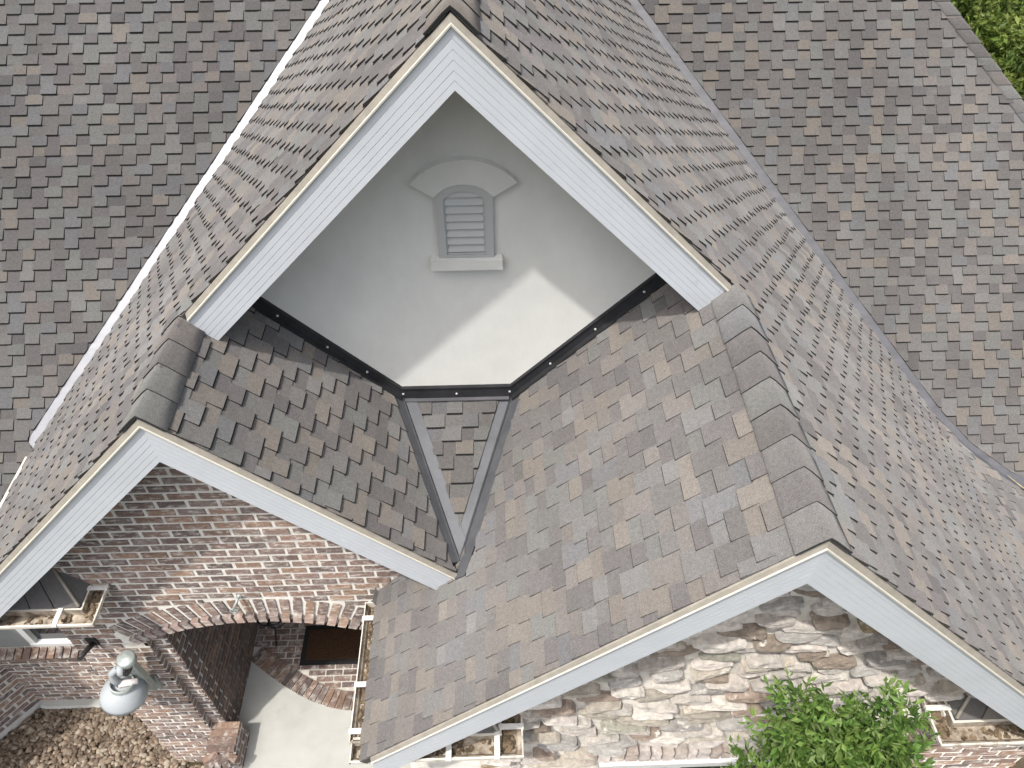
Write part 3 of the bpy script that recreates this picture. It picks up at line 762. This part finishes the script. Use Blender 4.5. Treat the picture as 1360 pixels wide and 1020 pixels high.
mb = MB(); mb.aabb(4.5, 5.95, RW - .18, RW - .001, GND, -8.0); bp = mb.build('brick_pilaster', 'mortar', house)
mb = MB(); bricks(mb, (0, RW - .18, 0), (1, 0, 0), (0, -1, 0), 4.5, 5.95, GND, -8.05); bricks(mb, (4.5, RW - .18, 0), (0, 1, 0), (-1, 0, 0), 0, .18, GND, -8.05); mb.build('pilaster_bricks', 'brick', bp)
# plain body of the house under the roofs
mb = MB(); mb.aabb(-.4, 9.5, 7.9, 14.5, GND, -9.2); mb.aabb(-13, -6.0, 8.2, 14.5, GND, -8.2); mb.build('rear_wall', 'stucco', house)
mb = MB(); mb.aabb(5.7, 6.0, RW + .3, 4.5, GND, -8.3); mb.aabb(5.7, 9.0, 4.5, 4.7, GND, -10.3); mb.aabb(8.8, 9.0, 4.7, 7.9, GND, -10.3); mb.build('side_wall', 'stucco', house)

# ------------------------------------------------------------------ gutters and cornice returns
EZ = -7.93
def gutter(path, w_, name='gutter', closed=(True, True), straps=(), zt=EZ, h=.13, debris=0):
    """open trough along a plan path; w_ is the outward offset of the outer lip (to the right of travel if positive)"""
    P = [V((p[0], p[1], 0)) for p in path]; n = len(P); offs = []
    for i in range(n):
        ds = []
        if i > 0: ds.append((P[i] - P[i - 1]).normalized())
        if i < n - 1: ds.append((P[i + 1] - P[i]).normalized())
        ns = [V((d.y, -d.x, 0)) for d in ds]
        if len(ns) == 1: offs.append(ns[0])
        else:
            m_ = (ns[0] + ns[1]).normalized(); offs.append(m_ / m_.dot(ns[0]))
    prof = [(0, .0), (0, -h), (.7, -h), (.82, -h * .55), (1.0, -h * .35), (1.0, .0), (.93, .004), (.93, -.014), (.95, -h * .33), (.77, -h * .5), (.66, -h + .014), (.10, -h + .014), (.10, .0)]
    mb = MB(); rings = []
    for i in range(n):
        rings.append([mb.vert(P[i] + offs[i] * w_ * a + V((0, 0, zt + b))) for a, b in prof])
    k = len(prof)
    for i in range(n - 1):
        for j in range(k):
            l = (j + 1) % k; mb.face([rings[i][j], rings[i][l], rings[i + 1][l], rings[i + 1][j]], m=1 if 7 <= j <= 11 else 0)
    for i, r in ((0, 0), (n - 1, 1)):
        if closed[r]:
            o_ = offs[i] * w_; q0 = P[i]; mb.prism([q0 + V((0, 0, zt)), q0 + o_ + V((0, 0, zt)), q0 + o_ + V((0, 0, zt - h * .4)), q0 + o_ * .7 + V((0, 0, zt - h)), q0 + V((0, 0, zt - h))],
               [x + ((P[1] - P[0]) if r == 0 else (P[-2] - P[-1])).normalized() * .01 for x in [q0 + V((0, 0, zt)), q0 + o_ + V((0, 0, zt)), q0 + o_ + V((0, 0, zt - h * .4)), q0 + o_ * .7 + V((0, 0, zt - h)), q0 + V((0, 0, zt - h))]], cap_bottom=True)
    g_ = mb.build(name, ['gutter', 'gutin'], house)
    for (seg, t) in straps:
        a, b = P[seg], P[seg + 1]; d = (b - a).normalized(); q0 = a + (b - a) * t; nn = V((d.y, -d.x, 0)) * w_
        mb = MB(); mb.box(q0 + nn * .5 + V((0, 0, zt + .010)), nn * .54, d * .028, V((0, 0, .005)))
        mb.box(q0 + nn * 1.0 + V((0, 0, zt - .008)), nn.normalized() * .012, d * .028, V((0, 0, .014)))
        for e_ in (.25, .8): mb.lathe(q0 + nn * e_ + V((0, 0, zt + .015)), (0, 0, 1), [(0, .011), (.006, .009), (.006, 0)], 8)
        mb.build('gutter_strap', 'strap', g_)
    if debris:
        mb = MB()
        for _ in range(debris):
            sgi = random.randrange(n - 1); t = R(); q0 = P[sgi] + (P[sgi + 1] - P[sgi]) * t + (offs[sgi] * (1 - t) + offs[sgi + 1] * t) * w_ * U(.15, .62)
            s_ = U(.008, .022); a_ = V((U(-1, 1), U(-1, 1), U(-.2, .2))).normalized() * s_ * 1.5; b_ = V((-a_.y, a_.x, U(-.3, .3) * s_)) * .6
            k_ = U(.5, 1.6); mb.box(q0 + V((0, 0, zt - h + .022 + U(0, .012))), a_, b_, V((0, 0, s_ * .3)), (.16 * k_, .12 * k_, .08 * k_))
        tag(mb.build('gutter_debris', 'debris', g_), kind='stuff')
    return g_
def return_roof(x0, x1, yf, yb, side, fb):
    """small hipped roof of a cornice return: front eave at yf, wall at yb; side +1/-1 tells which end is hipped"""
    mb = MB(); rise = (yb - yf) * 1.0; hx = rise * .9
    z0, z1 = EZ + .015, EZ + .015 + rise
    xe = x1 if side > 0 else x0; xo = x0 if side > 0 else x1; xi = xe - side * hx
    front = [(xo, yf, z0), (xe, yf, z0), (xi, yb, z1), (xo, yb, z1)]
    hip = [(xe, yf, z0), (xe, yb, z0), (xi, yb, z1)]
    n_ = max(1, int(abs(xi - xo) / .22))
    for k in range(n_ + 1):
        def at(t, v): 
            a = V(front[0]).lerp(V(front[1]), t); b = V(front[3]).lerp(V(front[2]), t); return a.lerp(b, v)
        t0, t1 = k / (n_ + 1), (k + 1) / (n_ + 1)
        P = [at(t0, 0), at(t1 - .012, 0), at(t1 - .012, 1), at(t0, 1)]
        if side < 0: P = P[::-1]
        mb.prism([p + V((0, -.006, .012)) for p in P], [p - V((0, 0, .03)) for p in P], pick(.3))
    H = hip if side > 0 else hip[::-1]
    mb.prism([V(p) + V((0, 0, .004)) for p in H], [V(p) - V((0, 0, .03)) for p in H], pick(.2))
    rr_ = mb.build('return_roof', 'shingle', house)
    mb = MB(); a, b = V((xe, yf, z0)), V((xi, yb, z1)); d = (b - a).normalized(); s1_ = V((1, 0, 0)) * .05; s2_ = V((0, 1, 0)) * .0
    mb.tube([a + V((0, 0, .015)), b + V((0, 0, .015))], .018, 6); mb.build('hip_flashing', 'drip', rr_)
    mb = MB(); mb.aabb(min(x0, x1) + .02, max(x0, x1) - .02, yf + .03, yb - .002, EZ - .35, EZ - .005); mb.build('return_box', 'white', rr_)
# inner eave gutter, running front to back, then the U of the middle return
GW = .17
gutter([(XE, BW - .12), (XE, Yr + .20), (-.10, Yr + .20), (-.10, RW - .02)][::-1] if False else [(XE + .015, BW - .10), (XE + .015, Yr + .19)], GW * .95, straps=((0, .13), (0, .62), (0, .93)), debris=160)
gutter([(XE - .12, Yr + .24), (-.09, Yr + .24), (-.09, RW - .02)], .24, straps=((0, .30), (0, .66), (0, .985), (1, .25)), debris=240)
return_roof(XE + .42, -.10, Yr + .25, RW, 1, 0)
zone(True)
gutter([(XEL, BW - .32), (-4.83, BW - .32), (-4.83, BW - .01)], .21, straps=((0, .26), (0, .84), (1, .8)), debris=60)
return_roof(XEL, -4.84, BW - .315, BW, 1, 0)
zone(False)
gutter([(4.54, RW - .03), (4.54, Yr + .22), (6.05, Yr + .22)], .24, straps=((0, .45), (1, .45), (1, .9)), debris=130)
return_roof(4.55, 6.05, Yr + .23, RW, -1, 0)
mb = MB(); mb.aabb(-6.235, -6.2, Yl - .06, vL(XEL) - .3, fLS(XEL, 0) - .12, fLS(XEL, 0) + .02); mb.build('eave_trim', 'lip', house)
mb = MB(); mb.aabb(XE, XE + .06, Yr + .2, BW, EZ - .3, EZ - .001); mb.aabb(XE + .06, XE + .3, Yr + .45, BW, EZ - .3, EZ - .05); mb.build('eave_board', 'white', house)
# kick-out flashing at the top of the inner eave gutter
mb = MB(); kx, ky, kz = XE + .02, BW - .03, EZ + .05
mb.poly([(kx, ky, kz), (kx + .14, ky - .02, kz + .17), (kx + .12, ky - .16, kz + .12), (kx - .02, ky - .14, kz - .02)])
mb.poly([(kx, ky, kz), (kx - .02, ky - .14, kz - .02), (kx - .06, ky - .15, kz + .10), (kx - .03, ky, kz + .16)]); mb.build('kickout_flashing', 'screw', house)

# ------------------------------------------------------------------ gravel bed
random.seed(21)
zone(True)
import itertools
def ico():
    t = (1 + 5 ** .5) / 2; v = [V(p).normalized() for p in ((-1, t, 0), (1, t, 0), (-1, -t, 0), (1, -t, 0), (0, -1, t), (0, 1, t), (0, -1, -t), (0, 1, -t), (t, 0, -1), (t, 0, 1), (-t, 0, -1), (-t, 0, 1))]
    f = [(0, 11, 5), (0, 5, 1), (0, 1, 7), (0, 7, 10), (0, 10, 11), (1, 5, 9), (5, 11, 4), (11, 10, 2), (10, 7, 6), (7, 1, 8), (3, 9, 4), (3, 4, 2), (3, 2, 6), (3, 6, 8), (3, 8, 9), (4, 9, 5), (2, 4, 11), (6, 2, 10), (8, 6, 7), (9, 8, 1)]
    cache = {}; nf = []
    def mid(a, b):
        k = (min(a, b), max(a, b))
        if k not in cache: v.append(((v[a] + v[b]) / 2).normalized()); cache[k] = len(v) - 1
        return cache[k]
    for a, b, c in f:
        x, y, z = mid(a, b), mid(b, c), mid(c, a); nf += [(a, x, z), (b, y, x), (c, z, y), (x, y, z)]
    return v, nf
IV, IF = ico()
mb = MB(); cols = [(.22, .17, .125), (.17, .125, .09), (.28, .22, .165), (.12, .09, .068), (.34, .29, .23), (.19, .15, .115)]
for i in range(10500):
    x, y = U(-9.2, -4.75), U(3.6, 5.75)
    if x > -5.5 and y > BW - .1: continue
    if (V((x, y, 0)) - c0).dot(sn) < .05: continue
    r = U(.024, .052); sx, sy, sz = r * U(.8, 1.5), r * U(.7, 1.1), r * U(.5, .9); an = U(0, 3.14); tl = U(-.6, .6)
    rot = Matrix.Rotation(an, 3, 'Z') @ Matrix.Rotation(tl, 3, 'X'); c = V((x, y, GND + U(.0, .08))); k = U(.75, 1.15); col = tuple(a * k for a in random.choice(cols))
    w_ = [U(.85, 1.1) for _ in range(12)]
    ids = [mb.vert(c + rot @ V((p.x * sx * w_[j % 12], p.y * sy * w_[(j * 5) % 12], p.z * sz))) for j, p in enumerate(IV)]
    for f in IF: mb.face([ids[a] for a in f], col, smooth=True)
tag(mb.build('gravel', 'pebble'), 'rounded tan river pebbles filling the bed below the brick wall', 'gravel', kind='stuff')

# ------------------------------------------------------------------ small things
# wall lamp
lp = tag(empty('wall_lamp', (-5.0, BW, -10.5)), 'white dish shaded lamp on a galvanised bracket beside the brick arch', 'lamp')
mb = MB(); mb.aabb(-5.09, -4.91, BW - .06, BW - .012, -10.72, -10.42); mb.build('wall_plate', 'galv', lp)
mb = MB(); mb.box((-4.97, 4.60, -10.02), (.075, 0, 0), (0, .022, -.006), V((.03, -.045, .60)))
mb.box((-4.90, 4.60, -10.02), (.008, 0, 0), (0, .045, -.01), V((.03, -.045, .60))); mb.build('bracket', 'galv', lp)
mb = MB()
for zz in (-9.75, -10.3): mb.lathe((-4.96, 4.575, zz), (0, -1, 0), [(0, .02), (.02, .018), (.02, 0)], 8)
mb.build('bolt', 'screw', lp)
mb = MB(); mb.lathe((-4.88, 4.52, -9.42), (0, -.1, 1), [(-.06, .0), (-.06, .11), (.02, .12), (.045, .10), (.05, .0)], 24); mb.build('photocell_cap', 'galv', lp)
mb = MB(); mb.lathe((-5.02, 4.50, -9.66), (-1, -.1, .0), [(-.04, .0), (-.04, .085), (.03, .09), (.05, .06), (.05, 0)], 20); mb.build('knuckle', 'enamel', lp)
mb = MB(); mb.lathe((-4.95, 4.49, -9.66), (1, -.3, -.0), [(0, .0), (0.0, .085), (.02, .08), (.02, 0)], 20); mb.build('knuckle_ring', 'dark', lp)
dax = V((-.22, -.10, -1)).normalized(); dc = V((-5.14, 4.46, -10.02))
mb = MB(); mb.tube([(-5.06, 4.5, -9.62), (-5.17, 4.47, -9.72), (-5.19, 4.46, -9.88), tuple(dc)], [.04, .045, .05, .06], 14); mb.build('neck', 'enamel', lp)
mb = MB(); mb.lathe(dc, dax, [(.0, .05), (.03, .13), (.06, .19), (.13, .255), (.22, .29), (.28, .30), (.28, .285), (.20, .27), (.08, .17)], 40); mb.build('dish_shade', 'enamel', lp)
mb = MB(); mb.lathe(dc, dax, [(.03, .150), (-.05, .155), (-.055, .135), (.03, .13)], 30); mb.build('shade_collar', 'galv', lp)
mb = MB(); mb.tube([(-5.16, 4.44, -9.98), (-4.94, 4.50, -10.02)], [.05, .04], 12); mb.build('conduit', 'bulb', lp)
# flag holder and hook
fh = tag(empty('flag_holder', (-5.36, BW, -9.3)), 'black iron flag pole bracket on the brick left of the lamp', 'bracket')
mb = MB(); mb.aabb(-5.42, -5.29, BW - .03, BW - .012, -9.42, -9.24); mb.build('base_plate', 'dark', fh)
mb = MB(); mb.tube([(-5.35, BW - .02, -9.36), (-5.40, BW - .28, -9.26)], [.035, .032], 12); mb.build('socket', 'dark', fh)
hk = tag(empty('wall_hook', (-3.25, BW, -8.45)), 'small weathered metal hook screwed above the arch crown', 'hook')
mb = MB(); mb.tube([(-3.20, BW - .01, -8.30), (-3.21, BW - .07, -8.30), (-3.25, BW - .12, -8.36), (-3.27, BW - .12, -8.42)], .016, 8)
mb.tube([(-3.27 + .05 * math.cos(a), BW - .12, -8.46 + .05 * math.sin(a)) for a in [i * math.pi / 5 for i in range(9)]], .014, 8); mb.build('ring', 'galv', hk)
mb = MB(); mb.lathe((-3.20, BW - .012, -8.30), (0, -1, 0), [(0, .035), (.02, .03), (.025, 0)], 12); mb.build('screw_plate', 'galv', hk)
# door mat
dm = tag(empty('doormat', (-3.0, 6.35, LZ)), 'brown coir doormat with black border on the brick landing', 'doormat')
mb = MB(); mb.aabb(-3.62, -2.2, 5.98, 6.72, LZ + .021, LZ + .035); mb.build('border', 'matedge', dm)
mb = MB(); mb.aabb(-3.53, -2.29, 6.07, 6.63, LZ + .036, LZ + .055); mb.build('pile', 'mat', dm)
# scroll planter stand in the shaded corner
ps = tag(empty('plant_stand', (-4.05, 6.65, LZ)), 'dark wrought iron stand with scrolls in the shaded porch corner', 'stand')
mb = MB()
for k in range(3):
    a = k * 2.09 + .4; pts_ = [V((-4.05 + math.cos(a) * r_, 6.65 + math.sin(a) * r_, LZ + h_)) for r_, h_ in ((.30, .025), (.27, .12), (.16, .3), (.14, .5), (.22, .7), (.3, .78))]
    mb.tube(pts_, .014, 6)
for r_, h_ in ((.31, .79), (.16, .42), (.22, .79)):
    mb.tube([(-4.05 + math.cos(t) * r_, 6.65 + math.sin(t) * r_, LZ + h_) for t in [i * math.pi / 10 for i in range(21)]], .014, 6, caps=False)
mb.build('scroll_frame', 'dark', ps)
# twig on the flared valley
zone(False)
mb = MB(); tx = 8.0
tp = [(7.98, vF(7.98) - .02, fRF(7.98, 0) + .03), (8.1, vF(8.1) - .16, fRF(8.1, 0) + .055), (8.25, vF(8.25) - .26, fRF(8.25, 0) + .05), (8.6, vF(8.6) - .42, fRF(8.6, 0) + .04)]
mb.tube(tp, [.006, .010, .011, .007], 6); tag(mb.build('twig', 'twig'), 'dry pale twig lying at the flared foot of the right valley', 'twig')

# ------------------------------------------------------------------ trees
def leaf(mb, c, d, n, L, w_, col):
    s_ = d.cross(n).normalized() * w_; tip = c + d * L - n * L * .12; m1 = c + d * L * .5 + n * .0
    a = mb.vert(c); b = mb.vert(m1 + s_ + n * w_ * .35); t = mb.vert(tip); e_ = mb.vert(m1 - s_ + n * w_ * .35); m_ = mb.vert(m1)
    mb.face([a, m_, t, b], col); mb.face([a, e_, t, m_], col)
def tree(name, base_, lobes, nl, L, cols, label, cat, trunk_r=.06, group=None, seed=1):
    random.seed(seed); e_ = tag(empty(name, base_), label, cat, group); b = V(base_)
    mb = MB(); top = V(lobes[0][0])
    mid = b.lerp(top, .5) + V((U(-.05, .05), U(-.05, .05), 0)); mb.tube([b, mid, top], [trunk_r, trunk_r * .7, trunk_r * .3], 8)
    for (c, r) in lobes:
        c = V(c)
        st = b.lerp(top, U(.45, .8)); mb.tube([st, st.lerp(c, .6) + V((0, 0, -.1 * r[2])), c], [trunk_r * .45, trunk_r * .28, trunk_r * .12], 6)
    mb.build('trunk', 'bark', e_)
    mb = MB(); tot = sum(r[0] * r[1] for _, r in lobes)
    for (c, r) in lobes:
        c = V(c); nt = int(nl * r[0] * r[1] / tot / 9)
        for _ in range(nt):
            d = V((random.gauss(0, 1), random.gauss(0, 1), random.gauss(0, 1))).normalized(); rr = R() ** .4
            q0 = c + V((d.x * r[0], d.y * r[1], d.z * r[2])) * rr * U(.8, 1.18)
            out = (d + V((U(-.5, .5), U(-.5, .5), U(-.1, .9)))).normalized(); base_c = random.choice(cols); k = U(.75, 1.25)
            for j in range(9):                                       # a sprig: leaves along a short shoot
                t = j / 8; p = q0 + out * L * 2.0 * t
                ld = (out * .6 + V((random.gauss(0, .7), random.gauss(0, .7), random.gauss(0, .5)))).normalized()
                nn = ld.cross(V((U(-1, 1), U(-1, 1), U(-1, 1)))).normalized(); nn = nn if nn.z > 0 else -nn
                kk = k * U(.85, 1.15); leaf(mb, p, ld, nn, L * U(.7, 1.3), L * U(.16, .25), tuple(a * kk for a in base_c))
    mb.build('crown', 'leaf', e_); return e_
G1 = [(.11, .20, .04), (.14, .24, .055), (.08, .155, .03), (.21, .29, .10), (.17, .26, .06)]
tree('young_tree', (2.62, 2.0, GND), [((2.58, 2.05, -6.50), (.40, .38, .44)), ((2.18, 1.95, -6.62), (.30, .32, .38)), ((3.00, 2.0, -6.55), (.28, .3, .38)), ((2.6, 1.7, -7.1), (.62, .5, .5)),
      ((2.18, 2.2, -5.98), (.17, .18, .30)), ((2.86, 2.15, -5.98), (.20, .2, .28)), ((3.1, 1.8, -7.05), (.32, .4, .4)), ((2.05, 1.8, -7.1), (.28, .35, .38)), ((2.48, 2.1, -6.12), (.16, .18, .28))],
     16500, .08, G1, 'young leafy green tree in front of the stone wall', 'tree', seed=3)
G2 = [(.13, .19, .035), (.17, .23, .05), (.08, .13, .028), (.22, .27, .07)]
import functools
def raypt(u, v, depth):
    d_ = cf + cr * ((u - 680) / FPX) + cu * ((510 - v) / FPX); return d_ * depth
trs = [('sunlit bright green shrub just beyond the roof hip', (1310, 80), 19, (2.0, 2.0, 1.6), 11), ('yellow green bushy tree at the top right corner', (1385, 20), 22, (2.6, 2.4, 2.2), 12),
       ('darker tree partly shaded behind the hip shingles', (1300, -40), 24, (2.2, 2.0, 2.0), 13), ('dense green bush lowest beyond the hip, by the frame edge', (1400, 130), 18, (1.7, 1.6, 1.5), 14)]
for lb, (u, v), dp, r, sd in trs:
    c = raypt(u, v, dp); lob = [(tuple(c + V((0, 0, -.2))), r)]; random.seed(sd)
    for _ in range(5): lob.append((tuple(c + V((U(-.8, .8) * r[0], U(-.8, .8) * r[1], U(-.1, .7) * r[2]))), tuple(a * U(.35, .5) for a in r)))
    tree('leafy_tree', (c.x, c.y, GND), lob, 9000, .20, G2 if sd != 13 else G1, lb, 'tree', .16, 'trees beyond the roof', sd)
